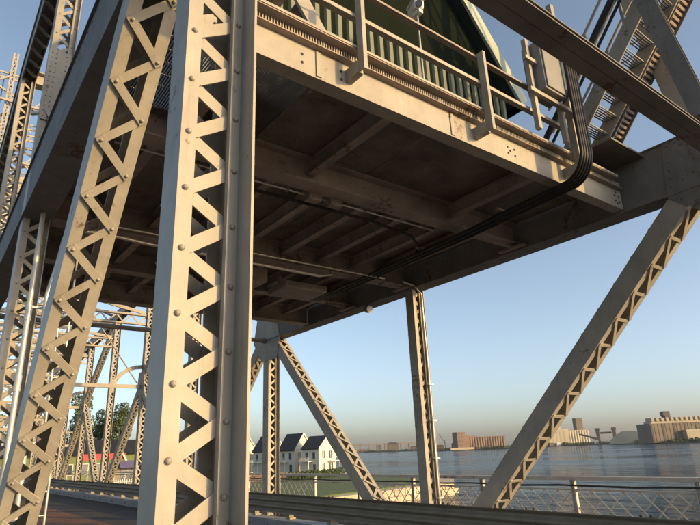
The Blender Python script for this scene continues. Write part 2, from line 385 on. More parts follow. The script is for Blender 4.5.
    if near:
        bt = MB().box((x0-.02, 9.215, 7.35), (x0+w+.02, 9.228, 8.75)).build('batten_plate', 'paint', T); rv = MB()
        for k in range(14):
            for xx in (x0+.03, x0+.1, x0+.26, x0+.33): rv.dome((xx, 9.215, 7.42+k*.097), (0, -1, 0), .015, .012, 6)
        tag(rv.build('rivets', 'rivet', bt), kind='stuff'); gusset(T, xg, [(2.0, 5.45), (3.6, 5.45), (3.3, 6.5), (2.0, 6.5)])
    else:
        gusset(T, xg, [(1.6, 5.1), (2.75, 5.1), (3.25, 5.56), (3.15, 6.5), (1.6, 6.5)])
    gusset(T, xg, [(15.7, 4.9), (16.7, 4.9), (17.3, 5.6), (17.0, 6.6), (15.9, 6.6), (15.5, 5.6)], m='paint')
    for i in (3, 4, 5, 6, 7, 8):
        y = YS[i]
        gusset(T, xg, [(y-.6, 5.1), (y+.6, 5.1), (y+.45, 6.3), (y-.5, 6.3)] if i % 2 == 0 else [(y-.7, ZB-.2), (y+.7, ZB-.2), (y+.45, .9), (y-.45, .9)], rows=False, m='paint_far')
    if not near:
        # conduit running down the middle post
        mb = MB(); mb.tube([(8.6, 9.1, 5.66), (8.95, 9.1, 5.62), (9.2, 9.12, 5.45), (9.23, 9.15, 4.6), (9.26, 9.16, 3.9), (9.26, 9.16, .3)], .022, 8); mb.build('conduit', 'pipe', T)
        for zz in (.9, 1.7, 2.5, 3.3): MB().box((9.2, 9.1, zz), (9.33, 9.2, zz+.03)).build('clamp', 'pipe', T)
    return T
truss(.80, True); truss(9.0, False)

# cross struts between the trusses
def strut(y0, z0, label, dy=.31, h=.27, m='paint', x0=1.17, x1=8.98):
    S = thing('cross_strut', ((x0+x1)/2, y0, z0), label, 'strut')
    mb = MB(); 
    for yy in (y0+dy*.25, y0+dy*.75):
        mb.box((x0, yy-dy*.24, z0), (x1, yy+dy*.24, z0+.014))
    mb.box((x0, y0+dy/2-.012, z0+.015), (x1, y0+dy/2+.012, z0+h-.015)); mb.box((x0, y0, z0+h-.014), (x1, y0+dy, z0+h)); mb.build('beam', m, S)
    return S
strut(2.09, 5.71, 'long dark overhead strut crossing the upper right corner', .31, .06, 'paint_dark')
SP = thing('sway_post', (7.75, 2.2, 5.98), 'dark slanting sway post rising from the overhead strut at upper right', 'post')
mb = MB(); mb.bar((7.70, 2.12, 5.99), (7.70, 2.85, 11.0), .25, .012, X); mb.bar((7.79, 2.12, 5.99), (7.79, 2.85, 11.0), .25, .012, X); mb.bar((7.745, 2.12, 5.99), (7.745, 2.85, 11.0), .077, .02, Y); mb.build('flange_pair', 'paint_dark', SP)
MB().box((7.6, 2.0, 5.982), (7.9, 2.42, 6.002)).build('foot_plate', 'paint_dark', SP)
S = thing('cross_strut', (5, 16.5, 5.5), 'round dark strut pipe below the far end of the platform', 'strut')
MB().tube([(1.1, 16.5, 5.6), (9.0, 16.5, 5.6)], .07, 12).build('tube', 'paint', S)
for x in (1.2, 8.9): MB().tube([(x-.06, 16.5, 5.6), (x+.06, 16.5, 5.6)], .1, 12).build('collar', 'paint', S)
for y, nm in ((29.8, 'sunlit sway strut with slender rods, first beyond the platform'), (42.6, 'sunlit sway strut with slender rods, second beyond the platform'), (55.4, 'sunlit sway strut with slender rods, farthest one by the tower')):
    S = thing('sway_strut', (5, y, 5.4), nm, 'strut', 'sway struts along the span')
    mb = MB(); mb.box((1.1, y-.07, 5.44), (9.0, y+.07, 5.62)); mb.build('beam', 'paint_far', S)
    zt = ztop(y)
    for (xa, za, xb, zb) in ((1.2, 5.7, 5.0, zt), (8.8, 5.7, 5.0, zt)): MB().tube([(xa, y, za), (xb, y, zb-.1)], .035, 6).build('rod', 'paint_far', S)
    for sx in (1, -1):
        xb = 9.0 if sx > 0 else 1.15
        pts = [Vector((xb-sx*1.5*(1-math.cos(t)), y, 6.7-1.15*0+0))*0+Vector((xb-sx*1.45*math.sin(t), y, 6.55-.0+ -1.35*(1-math.cos(t)))) for t in [R(q) for q in range(0, 91, 15)]]
        mb = MB()
        for i in range(len(pts)-1): mb.bar(pts[i], pts[i+1], .2, .05, Y)
        mb.build('knee_bracket', 'paint_far', S)
    mb = MB(); mb.box((1.1, y-.12, zt+.05), (9.0, y+.12, zt+.35)); mb.build('top_beam', 'paint_far', S)
for k, y in enumerate((23.3, 29.8, 36.2, 42.6, 49.0, 55.4)):
    zt = ztop(y); zb = 8.9 - .02*(y-23)
    S = thing('sway_bracing', (5, y, zb), 'laced sway bracing high between the trusses, %s one beyond the platform' % ('nearest', 'second', 'third', 'fourth', 'fifth', 'farthest')[k], 'bracing', 'sway bracing between the trusses')
    mb = MB()
    for zz in (zb, zb+.5): mb.box((1.16, y-.1, zz), (9.0, y+.1, zz+.09))
    S1 = mb.build('lower_strut', 'paint_far', S); mb = MB()
    for j in range(20): xa = 1.2+j*.39; mb.bar((xa, y, zb+.09 if j % 2 else zb+.5), (xa+.39, y, zb+.5 if j % 2 else zb+.09), .07, .05, Y)
    tag(mb.build('lacing', 'paint_far', S1), kind='stuff')
    for sg in (1, -1): MB().bar((5.08-3.8*sg, y+.06*sg, zb+.65), (5.08+3.8*sg, y+.06*sg, zt-.1), .16, .1, Y).build('brace', 'paint_far', S)
for k in range(3, 8):
    ya, yb = YS[k], YS[k+1]; L_ = thing('lateral_bracing', (5, (ya+yb)/2, ztop(ya)+.1), 'crossed top lateral bracing between the top chords, %s panel past the platform' % ('first', 'second', 'third', 'fourth', 'fifth')[k-3], 'bracing', 'top lateral bracing panels')
    for sg in (1, -1): MB().bar((5.08-3.8*sg, ya+.2, ztop(ya)+.2+.05*sg), (5.08+3.8*sg, yb-.2, ztop(yb)+.2+.05*sg), .18, .08, Z).build('brace', 'paint_far', L_)
# top lateral struts near the frame's top left
for y in (16.45, 23.3):
    mb = MB(); z = ztop(y); mb.box((1.16, y-.15, z), (9.0, y+.15, z+.03)); mb.box((1.16, y-.15, z+.4), (9.0, y+.15, z+.43)); mb.box((1.16, y-.012, z+.03), (9., y+.012, z+.4))
    tag(mb.build('top_strut', 'paint_far'), 'top strut joining both trusses %s' % ('right above the platform end' if y < 20 else 'one panel beyond the platform'), 'strut')

# ------------------------------------------------------------------ platform under the operator's house
PF = thing('house_platform', (5, 9.3, 5.6), 'dark steel platform on cross girders spanning between both trusses', 'platform')
def girder(y, zb, zt, bw, x0=1.18, x1=8.97, label=None):
    mb = MB(); mb.ibeam((x0, y, (zb+zt)/2), (x1, y, (zb+zt)/2), zt-zb, bw, .022, .016); o = mb.build('girder', 'under', PF)
    if label: o['label'] = label
    return o
# front fascia channel, its flat web towards the camera
mb = MB(); mb.box((1.18, 3.95, 5.62), (8.97, 3.97, 5.965)); mb.box((1.18, 3.971, 5.622), (8.97, 4.13, 5.64)); mb.box((1.18, 3.971, 5.945), (8.97, 4.13, 5.963))
fa = mb.build('fascia_beam', 'paint', PF); fa['label'] = 'sunlit cream front beam of the platform'
rv = MB()
for cx in (1.6, 2.55, 3.05, 5.9, 6.05, 8.75, 8.88):
    for zz in (5.74, 5.84): rv.dome((cx, 3.95, zz), (0, -1, 0), .018, .014, 8)
for cx, cz in ((5.95, 5.79), (8.8, 5.9), (8.8, 5.7)): rv.dome((cx, 3.95, cz), (0, -1, 0), .018, .014, 8)
tag(rv.build('bolts', 'dark', fa), kind='stuff')
for x in (2.75, 4.78): MB().box((x-.03, 3.935, 5.64), (x+.03, 3.9495, 5.95)).build('splice_plate', 'paint', fa)
girder(6.2, 5.70, 6.12, .30); girder(9.45, 5.66, 6.12, .34); girder(11.7, 5.72, 6.12, .28); girder(13.85, 5.62, 6.12, .32)
gy = [3.98, 6.2, 9.45, 11.7, 13.85]
for j in range(4):
    for x in (2.1, 3.1, 4.1, 5.1, 6.1, 7.1, 8.1) if j < 1 else (1.9, 2.8, 3.7, 4.6, 5.5, 6.4, 7.3, 8.2):
        if j == 0 and x in (3.1, 5.1, 6.1, 8.1): continue
        mb = MB(); mb.ibeam((x, gy[j]+.02, 5.98), (x, gy[j+1]-.02, 5.98), .24, .14, .014, .012); mb.build('stringer', 'under', PF)
# chequer plates and gratings
for j in range(4):
    xs = [1.2, 3.1, 5.1, 7.1, 8.96]
    for i in range(4):
        if j == 0 and i == 0: continue
        MB().box((xs[i]+.006, gy[j]+.01, 6.125+.002*(i % 2)), (xs[i+1]-.006, gy[j+1]-.006, 6.137+.002*(i % 2))).build('deck_plate', 'plate', PF)
mb = MB()
for i in range(64): mb.box((1.2+i*.03, 4.0, 6.09), (1.2+i*.03+.006, 6.19, 6.125))
for i in range(10): mb.box((1.2, 4.1+i*.22, 6.126), (3.1, 4.1+i*.22+.008, 6.134))
tag(mb.build('floor_grating', 'grate', PF), kind='stuff')
# grating edge: toothed strip between two lips
MB().box((1.2, 3.865, 5.966), (8.9, 3.99, 5.978)).build('ledge', 'under', PF)
mb = MB()
for i in range(230): mb.box((1.25+i*.033, 3.866, 5.979), (1.25+i*.033+.014, 3.878, 6.045))
tag(mb.build('grating_edge', 'paint', PF), kind='stuff')
mb = MB(); mb.box((1.2, 3.775, 6.046), (8.6, 3.95, 6.056)); mb.box((1.2, 3.766, 6.046), (8.6, 3.7745, 6.085)); mb.build('lip', 'under', PF)
MB().box((1.2, 3.757, 6.060), (8.6, 3.7655, 6.092)).build('edge_bar', 'paint', PF)
MB().box((1.2, 3.90, 5.98), (8.9, 4.0, 6.044)).build('grating_backing', 'plate', PF)
# side brackets where the cross girders meet the far chord
for y in (6.2, 9.45, 11.7):
    mb = MB(); mb.prism([(8.2, y-.02, 5.68), (8.96, y-.02, 5.60), (8.96, y-.02, 6.1), (8.2, y-.02, 6.1)], (0, .02, 0)); mb.build('bracket', 'under', PF)
    MB().box((8.83, y-.3, 5.61), (8.965, y+.3, 5.65)).build('shelf_angle', 'under', PF)
# pipes slung under the platform
MB().tube([(1.4, 8.72, 5.5), (7.7, 8.72, 5.5)], .02, 8).build('sprinkler_pipe', 'pipe', PF)
MB().tube([(2.2, 6.62, 5.64), (5.6, 6.6, 5.63), (6.6, 6.7, 5.6), (7.05, 6.95, 5.57), (7.35, 7.35, 5.58)], .026, 8).build('flexible_hose', 'black', PF)
MB().tube([(1.4, 6.5, 5.72), (7.0, 6.5, 5.72)], .016, 8).build('thin_pipe', 'pipe', PF)
for x in (2.4, 3.9, 5.4, 6.8): MB().box((x-.02, 6.47, 5.7), (x+.02, 6.53, 5.86)).build('pipe_hanger', 'under', PF)
for x, y, hz in ((4.9, 10.3, .30), (6.5, 10.4, .16)):
    mb = MB(); mb.box((x-.55, y-.4, 5.40), (x+.55, y+.4, 5.40+hz)); mb.box((x-.5, y-.05, 5.40+hz), (x-.44, y+.05, 5.75)); mb.box((x+.44, y-.05, 5.40+hz), (x+.5, y+.05, 5.75)); mb.build('duct_box', 'under', PF, bevel=.02)
for x in (4.2, 4.6): MB().box((x, 6.35, 5.6), (x+.22, 6.5, 5.72)).build('junction_box', 'under', PF, bevel=.01)

# railing of the platform
PR = thing('platform_railing', (5, 3.8, 5.7), 'steel railing of two rails along the platform front edge', 'railing')
for x in (1.05, 3.13, 5.21, 7.25):
    mb = MB(); mb.box((x-.006, 3.645, 5.73), (x+.006, 3.745, 6.93)); mb.box((x+.0065, 3.645, 5.73), (x+.045, 3.655, 6.93)); mb.box((x+.0065, 3.734, 5.73), (x+.05, 3.745, 6.93)); o = mb.build('post', 'paint', PR)
    mb = MB(); mb.box((x-.02, 3.7455, 5.73), (x-.008, 3.948, 5.88)); mb.box((x-.008, 3.7455, 5.73), (x+.06, 3.948, 5.742)); mb.build('bracket', 'paint', o)
for z, f in ((6.88, .03), (6.46, .05)):
    mb = MB(); mb.box((1.0, 3.746, z), (7.4, 3.82, z+.008)); mb.box((1.0, 3.746, z+.0085), (7.4, 3.754, z+f)); mb.build('rail', 'under' if z > 6.6 else 'paint', PR)

# ------------------------------------------------------------------ operator's house
H = thing('operator_house', (4.9, 9.4, 6.14), 'dark green operator house with pale vertical siding and steep gable roof', 'house')
x0, x1, yf, yr, ze = 1.9, 7.9, 5.2, 13.4, 8.15
xr = (x0+x1)/2; sl_ = 1.25; zr = ze+(x1+.22-xr)*sl_
mb = MB(); mb.box((x0, yf, 6.15), (x1, yr, ze)); mb.build('wall', 'green', H)
mb = MB(); mb.prism([(x0, yf, ze+.002), (x1, yf, ze+.002), (xr, yf, ze+(x1-xr)*sl_)], (0, yr-yf, 0)); mb.build('gable', 'green', H)
for i in range(30):
    x = x0+.1+i*.2
    mb = MB(); mb.prism([(x-.055, yf-.001, 6.16), (x-.035, yf-.045, 6.16), (x+.035, yf-.045, 6.16), (x+.055, yf-.001, 6.16)][::-1], (0, 0, ze-6.16-.03)); 
    inst_o = mb.build('siding_rib', 'cream', H)
for sd in (-1, 1):
    e = V3(xr+sd*(x1+.30-xr), 0, ze-.10); r_ = V3(xr, 0, zr+.05)
    y0, y1 = yf-.22, yr+.3
    mb = MB(); nrm = V3(sd*sl_, 0, 1).normalized()
    mb.prism([V3(e.x, y0+.03, e.z), V3(r_.x+sd*.003, y0+.03, r_.z), V3(r_.x+sd*.003, y0+.03, r_.z)+nrm*.07, V3(e.x, y0+.03, e.z)+nrm*.07], (0, y1-y0-.03, 0)); rf = mb.build('roof', 'roofm', H)
    mb = MB(); mb.bar(V3(e.x, y0, e.z)-nrm*.02, V3(r_.x, y0, r_.z)-nrm*.02, .26, .05, Y); mb.build('rake_board', 'trim', rf)
    mb = MB(); mb.box((e.x-.02 if sd > 0 else e.x-.02, y0+.03, e.z-.12), (e.x+.02, y1, e.z+.02)); mb.build('eave_board', 'green', rf)
# louvre vent in the wall
mb = MB(); mb.box((3.6, yf-.10, 6.55), (4.05, yf-.05, 7.15)); v = mb.build('vent', 'trim', H)
for i in range(7): MB().obox((3.825, yf-.115, 6.62+i*.075), X, V3(0, .7, .7), V3(0, -.7, .7), .19, .03, .006).build('louvre', 'plate', v)
# access ladder at the house's left
ST = thing('access_stair', (2.2, 4.4, 6.15), 'steep blue grey access stair beside the pale siding', 'stair')
for yy in (4.25, 4.75):
    mb = MB(); mb.bar((3.25, yy, 6.16), (1.6, yy, 8.6), .2, .04, Y); mb.build('stringer', 'paint', ST)
for i in range(9):
    t_ = (i+.5)/9; x = 3.25-1.65*t_; z = 6.16+2.44*t_; MB().box((x-.1, 4.272, z-.012), (x+.1, 4.728, z+.012)).build('tread', 'grate', ST)

# security camera
SC = thing('security_camera', (4.6, 4.2, 6.14), 'white security camera on a thin pole above the railing', 'camera')
MB().tube([(4.62, 4.2, 6.14), (4.62, 4.2, 7.66)], .014, 8).build('pole', 'pipe', SC)
MB().box((4.58, 4.12, 7.62), (4.66, 4.26, 7.68)).build('mount', 'camwhite', SC, bevel=.008)
mb = MB(); d_ = V3(-.45, -.85, -.28).normalized(); a_ = d_.cross(Z).normalized(); u_ = a_.cross(d_); mb.obox(V3(4.66, 4.26, 7.79), d_, a_, u_, .17, .075, .07); hb = mb.build('housing', 'camwhite', SC, bevel=.03)
MB().obox(V3(4.66, 4.26, 7.88)+d_*.03, d_, a_, u_, .20, .088, .012).build('sunshield', 'camwhite', SC, bevel=.008)
MB().tube([V3(4.66, 4.26, 7.79)+d_*.165, V3(4.66, 4.26, 7.79)+d_*.19], .05, 14).build('lens', 'lens', hb)

# electrical enclosure with its frame
EB = thing('electrical_box', (6.65, 3.6, 6.4), 'dark grey electrical cabinet hung outside the railing', 'electrical box')
MB().box((6.36, 3.48, 6.72), (6.86, 3.78, 7.56)).build('cabinet', 'box', EB, bevel=.012)
MB().box((6.38, 3.455, 6.75), (6.84, 3.478, 7.53)).build('door', 'box', EB, bevel=.006)
for x in (6.28, 6.95): MB().box((x-.035, 3.62, 6.1), (x+.035, 3.69, 7.62)).build('upright', 'paint', EB)
for z in (6.66, 7.2): MB().box((6.1, 3.56, z-.03), (7.35, 3.615, z+.03)).build('bracket', 'paint', EB)
MB().tube([(7.05, 3.66, 7.0), (7.05, 3.66, 7.5)], .11, 14).build('lamp_globe', 'camwhite', EB)

# black conduit bundle
CB = thing('conduit_bundle', (7.2, 4, 5.5), 'bundle of black conduits dropping and bending under the platform', 'conduit bundle')
for k in range(5):
    o_ = k*.062; zz = 5.50+.018*(k % 2); pts = [(6.86+o_, 3.40, 7.6), (6.84+o_, 3.40, 5.95)]
    for q in range(0, 91, 15): pts.append((6.84+o_+.1*(1-math.cos(R(q))), 3.40+.36*(1-math.cos(R(q))), 5.86-.36*math.sin(R(q))))
    pts += [(7.1+o_, 6.0, zz-.02), (7.2+o_, 8.0, zz), (7.32+o_, 10.2, zz+.02), (7.36+o_, 11.2, 5.58), (7.36+o_, 11.5, 5.75)]
    MB().tube(pts, .027, 10).build('conduit', 'black', CB)
for y, x in ((5.0, 7.17), (7.0, 7.28), (9.0, 7.38)): MB().box((x-.25, y-.03, 5.535), (x+.22, y+.03, 5.565)).build('clamp', 'under', CB)
MB().tube([(8.05, 9.3, 5.56), (7.9, 9.0, 5.52), (7.72, 8.75, 5.5)], .03, 8).build('elbow', 'black', CB)

# small lamp below the far chord
NL = thing('navigation_lamp', (8.95, 10.95, 5.4), 'small lamp hanging below the far chord, catching sunlight', 'lamp')
MB().tube([(9.0, 10.95, 5.58), (9.0, 10.95, 5.47)], .03, 8).build('stem', 'dark', NL)
MB().tube([(9.0, 11.03, 5.46), (9.0, 10.99, 5.46), (9.0, 10.85, 5.44)], [.05, .09, .1], 12).build('housing', 'box', NL)

# stair up beside the far chord, with ribbed cable tray
SS = thing('steel_stair', (8.4, 4.1, 6.4), 'steel stair climbing from the platform towards the upper right', 'stair')
P0, P1 = V3(0, 4.35, 6.25), V3(0, 1.35, 9.75)
for x in (7.9, 8.55):
    mb = MB(); mb.bar(P0+X*x, P1+X*x, .26, .02, X); mb.bar(P0+X*(x+.04)+V3(0, .08, .1), P1+X*(x+.04)+V3(0, .08, .1), .08, .012, V3(0, .76, .65)); mb.build('stringer', 'paint', SS)
for i in range(15):
    t_ = (i+.5)/15; c = P0+(P1-P0)*t_
    mb = MB()
    for k in range(6): mb.box((7.93, c.y-.12+k*.042, c.z-.012), (8.52, c.y-.12+k*.042+.012, c.z+.012))
    for k in range(3): mb.box((7.95+k*.27, c.y-.12, c.z-.016), (7.97+k*.27, c.y+.11, c.z-.0125))
    mb.build('tread', 'grate', SS)
for off in (.55, 1.0):
    for x in (7.88, 8.60): MB().tube([P0+X*x+V3(0, .0, off+.15), P1+X*x+V3(0, 0, off+.15)], .024, 8).build('handrail', 'paint', SS)
for i in range(5):
    c = P0+(P1-P0)*(.08+i*.21)
    for x in (7.88, 8.60): MB().box((x-.02, c.y-.02, c.z), (x+.02, c.y+.02, c.z+1.15)).build('baluster', 'paint', SS)
MB().box((8.05, 4.05, 6.14), (8.15, 4.15, 9.6)).build('stanchion', 'paint', SS)
MB().tube([P0+V3(7.6, .1, .35), P1+V3(7.6, .1, .35)], .05, 8).build('pipe', 'black', SS)
MB().tube([P0+V3(7.72, .1, .25), P1+V3(7.72, .1, .25)], .025, 8).build('pipe', 'black', SS)
MB().box((7.95, 3.45, 6.40), (9.25, 4.4, 6.43)).build('landing', 'plate', SS)
CT = thing('cable_tray', (9.1, 4.0, 6.3), 'curved ribbed cable tray hugging the stair underside', 'cable tray')
path = []
for q in range(0, 51, 10): path.append(V3(8.66, 4.72-1.0*math.sin(R(q)), 6.33+1.0*(1-math.cos(R(q)))))
e_ = path[-1]; dd = V3(0, -math.cos(R(50)), math.sin(R(50)))
path += [e_+dd*s_*.35 for s_ in range(1, 11)]
for sx in (0, .32):
    mb = MB()
    for i in range(len(path)-1): mb.bar(path[i]+X*sx, path[i+1]+X*sx, .2, .012, X)
    mb.build('side_rail', 'paint_dark', CT)
tot = 0
for i in range(len(path)-1):
    a_, b_ = path[i], path[i+1]; k = max(1, round((b_-a_).length/.085))
    for j in range(k):
        c = a_+(b_-a_)*((j+.5)/k)+X*.16; uu = (b_-a_).normalized(); inst('rib', ('rib',), lambda m_: m_.obox((0, 0, 0), X, Y, Z, .02, .152, .06), 'under', frame(uu, uu.cross(X), c), CT)
MB().obox((8.95, 3.75, 6.55), V3(.93, -.3, .1).normalized(), V3(.3, .93, 0).normalized(), Z, .42, .05, .035).build('support_bar', 'paint', CT)

# near middle post: pipes with couplings
PP = thing('pipe_riser', (1.2, 9.2, .2), 'pair of sunlit vertical conduits with couplings by the left edge', 'pipes')
for (x, y, pts) in ((0, 0, [(1.02, 8.9, -.3), (1.02, 8.9, 4.9), (1.03, 8.95, 6.2), (1.0, 9.05, 7.2), (.9, 9.2, 7.5), (.7, 9.5, 7.56)]),
                    (0, 0, [(1.22, 8.85, -.3), (1.22, 8.85, 4.3), (1.30, 8.85, 4.8), (1.34, 8.85, 5.2), (1.42, 8.85, 5.36), (1.9, 8.9, 5.42), (2.6, 9.0, 5.42), (6.2, 9.05, 5.42), (6.5, 9.05, 5.5), (6.5, 9.05, 5.66)])):
    pp = MB().tube(pts, .036 if pts[0][0] < 1.1 else .032, 10).build('pipe', 'pipe', PP)
    for zz in (1.6, 2.9, 3.9): MB().tube([(pts[0][0], pts[0][1], zz), (pts[0][0], pts[0][1], zz+.22)], .046 if pts[0][0] < 1.1 else .041, 10).build('coupling', 'pipe', pp)
for zz in (2.2, 4.1): MB().box((.95, 8.95, zz), (1.6, 9.0, zz+.03)).build('strap', 'pipe', PP)
LD = thing('ladder', (1.5, 8.9, 0), 'slim service ladder beside the conduits behind the diagonal', 'ladder')
for x in (1.42, 1.56): MB().tube([(x, 8.85, -.2), (x, 8.85, 5.5)], .016, 6).build('rail', 'pipe', LD)
for i in range(18): MB().tube([(1.42, 8.85, .1+i*.3), (1.56, 8.85, .1+i*.3)], .01, 6).build('rung', 'pipe', LD)

# ------------------------------------------------------------------ guardrail, railing, cable
def guard(xf, face, y0, y1, label):
    G = thing('guardrail', (xf, (y0+y1)/2, .2), label, 'guardrail')
    prof = []
    for i in range(25):
        t_ = i/24; prof.append((face*.045*math.cos(t_*math.pi*6), .40+.50*t_))
    mb = MB(); k = len(prof); seg = 3.85; y = y0; nseg = int((y1-y0)/seg)
    for s_ in range(nseg):
        ya, yb = y0+s_*seg, y0+(s_+1)*seg+.25; off = .006*(s_ % 2)
        b_ = MB(); vs = [(xf+p[0]+off, ya, p[1]) for p in prof]+[(xf+p[0]+off, yb, p[1]) for p in prof]+[(xf+p[0]+off-face*.005, ya, p[1]) for p in prof]+[(xf+p[0]+off-face*.005, yb, p[1]) for p in prof]
        fs = [(i, i+1, k+i+1, k+i) for i in range(k-1)]+[(2*k+i, 3*k+i, 3*k+i+1, 2*k+i+1) for i in range(k-1)]+[(0, k, 3*k, 2*k), (k-1, 3*k-1, 4*k-1, 2*k-1), ]
        b_.raw(vs, fs, False); b_.build('beam', 'guard', G)
    for i in range(int((y1-y0)/1.95)):
        y = y0+.6+i*1.95
        mb = MB(); mb.box((xf-face*.06, y-.06, .271), (xf-face*.20, y+.06, .86)); po = mb.build('post', 'guard', G)
        MB().box((xf-face*.05, y-.11, .271), (xf-face*.24, y+.11, .30)).build('foot_plate', 'paint', po)
        rv = MB()
        for dy in (-.07, .07): rv.tube([(xf-face*.12, y+dy, .86), (xf-face*.12, y+dy, .915)], .025, 6)
        rv.build('bolt_head', 'dark', po)
    return G
guard(8.38, -1, -6, 61.5, 'dark corrugated steel guardrail running along the far kerb')
guard(1.62, 1, -6, 61.5, 'corrugated steel guardrail along the near kerb beside the near truss')

WR = thing('walkway_railing', (10.9, 20, .23), 'pale lattice railing along the far walkway above the water', 'railing')
posts = [4.57+2.38*i for i in range(-4, 24)]
for i, y in enumerate(posts):
    mb = MB(); mb.box((10.86, y-.045, .231), (10.94, y-.035, 1.2)); mb.box((10.86, y+.035, .231), (10.94, y+.045, 1.2)); mb.box((10.895, y-.034, .231), (10.905, y+.034, 1.2)); mb.build('post', 'railp', WR)
    if i:
        ya, yb = posts[i-1]+.05, y-.05; lt = MB(); nd = 7; dy = (yb-ya)/nd; zl, zh = .33, 1.0
        panel = MB(); panel.box((10.885, ya, zh), (10.915, yb, zh+.035)); panel.box((10.885, ya, zl-.035), (10.915, yb, zl)); pn = panel.build('lattice_frame', 'railp', WR)
        if i < 10:
            for k in range(nd*2-1):
                for sg in (1, -1):
                    # slat crossing the panel at a slope
                    h = zh-zl; run = 2*dy; c0 = ya+(k-1)*dy*1.0
                    a0, a1 = c0, c0+run
                    lo, hi = max(a0, ya), min(a1, yb)
                    if hi-lo < .05: continue
                    za = zl+(lo-a0)/run*h; zb = zl+(hi-a0)/run*h
                    if sg < 0: za, zb = zh-(za-zl), zh-(zb-zl)
                    ln = MB(); ln.bar((10.9+.004*sg, lo, za), (10.9+.004*sg, hi, zb), .022, .006, X)
                    if i < 9: ln.build('slat', 'railp', pn)
                    else: lt.v += []
        else:
            for k in range(-1, nd):
                for sg in (1, -1):
                    a0 = ya+k*dy; a1 = a0+2*dy; lo, hi = max(a0, ya), min(a1, yb); h = zh-zl
                    za = zl+(lo-a0)/(2*dy)*h; zb = zl+(hi-a0)/(2*dy)*h
                    if sg < 0: za, zb = zh-(za-zl), zh-(zb-zl)
                    lt.bar((10.9+.004*sg, lo, za), (10.9+.004*sg, hi, zb), .022, .006, X)
            tag(lt.build('lattice', 'railp', pn), kind='stuff')
MB().box((10.84, posts[0], 1.2), (10.96, posts[-1], 1.27)).build('top_rail', 'railp', WR)
pts = []
for i in range(0, 81):
    y = -4+i*.8; ph = ((y-4.57)/2.38) % 1; pts.append((10.72, y, 1.125-.03*math.sin(ph*math.pi)))
tag(MB().tube(pts, .018, 6).build('cable', 'cable'), 'thin black cable strung in front of the lattice railing', 'cable')

# ------------------------------------------------------------------ lift tower at the end of the span
TW = thing('lift_tower', (5, 67, -5), 'tall sunlit lattice lift tower at the end of the span', 'tower')
legs = [(-1.8, 63), (11.4, 63), (-1.8, 73), (11.4, 73)]
for (x, y) in legs:
    member(TW, 'leg', (x, y-.4, -4.5), (x, y-.4, 46), w=.8, d=.8, fw=.2, t=.03, pitch=1.2, bw=.13, m='paint_far')
    MB().box((x-1.2, y-1.2, -5.2), (x+1.2, y+1.2, -3.0)).build('footing', 'conc', TW)
lv = [0.6, 8, 15, 22, 29, 36, 43]
for i in range(len(lv)):
    z = lv[i]
    for (p, q) in ((0, 1), (2, 3), (0, 2), (1, 3)):
        if i == 0 and (p, q) in ((0, 1), (2, 3)): continue
        a_ = V3(*legs[p], z); b_ = V3(*legs[q], z); u = (b_-a_).normalized(); a_ = a_+u*.45; b_ = b_-u*.45
        mb = MB(); mb.bar(a_+Z*.3, b_+Z*.3, .12, .2, Z); mb.bar(a_-Z*.3, b_-Z*.3, .12, .2, Z)
        nn = int((b_-a_).length/.7)
        for k in range(nn):
            s0 = a_+(b_-a_)*(k/nn); s1 = a_+(b_-a_)*((k+1)/nn); sg = .3 if k % 2 else -.3
            mb.bar(s0+Z*sg, s1-Z*sg, .07, .07, Z)
        mb.build('strut', 'paint_far', TW)
        if i+1 < len(lv):
            z2 = lv[i+1]
            for (s_, e_) in ((a_+Z*.4, V3(b_.x, b_.y, z2-.4)), (b_+Z*.4, V3(a_.x, a_.y, z2-.4))):
                mb = MB(); off = Vector((0, .1, 0)) if s_ == a_+Z*.4 else Vector((0, -.1, 0)); mb.bar(s_+off, e_+off, .22, .16, Vector((u.y, u.x, 0))); mb.build('brace', 'paint_far', TW)
for i, z in enumerate((5.0, 6.1, 12.0)):
    MB().box((-1.3, 62.1, z), (10.9, 62.25, z+.25)).build('portal_beam', 'paint_far', TW)
for x in (2.2, 7.4):
    member(TW, 'inner_post', (x, 62.7, 12.5), (x, 62.7, 46), w=.55, d=.5, fw=.14, t=.03, pitch=.9, bw=.1, m='paint_far')
for i in range(1, 6):
    z0_, z1_ = lv[i]+.4, lv[i+1]-.4; zm = (z0_+z1_)/2
    mb = MB(); mb.box((-1.3, 62.2, zm-.12), (10.9, 62.4, zm+.12)); mb.build('mid_strut', 'paint_far', TW)
    for (xa, xb) in ((-1.3, 2.0), (2.5, 4.8), (4.8, 7.1), (7.7, 10.9)):
        mb = MB(); mb.bar((xa, 62.3, zm+.15), (xb, 62.3, z1_), .16, .12, Y); mb.build('brace', 'paint_far', TW)
        mb = MB(); mb.bar((xa, 62.5, zm-.15), (xb, 62.5, z0_), .16, .12, Y); mb.build('brace', 'paint_far', TW)
for i in range(0, 6):
    zm = (lv[i]+lv[i+1])/2
    if i: MB().box((-1.3, 72.2, zm-.12), (10.9, 72.4, zm+.12)).build('mid_strut', 'paint_far', TW)
    MB().box((11.3, 63.5, zm-.12), (11.5, 72.1, zm+.12)).build('mid_strut', 'paint_far', TW)
    for k in range(4):
        ya = 63.5+k*2.15
        MB().bar((11.4, ya, zm+.14 if k % 2 else lv[i+1]-.4), (11.4, ya+2.15, lv[i+1]-.4 if k % 2 else zm+.14), .14, .1, X).build('brace', 'paint_far', TW)
for k in range(24):
    z_ = 1+k*1.8; MB().box((9.9, 61.7, z_), (10.5, 61.76, z_+.06)).build('ladder_rung', 'paint_far', TW)
for x in (9.88, 10.52): MB().box((x-.03, 61.7, .4), (x+.03, 61.78, 44)).build('ladder_rail', 'paint_far', TW)
CW = thing('counterweight', (4.8, 68, 24), 'cream concrete counterweight block hanging inside the lift tower', 'counterweight')
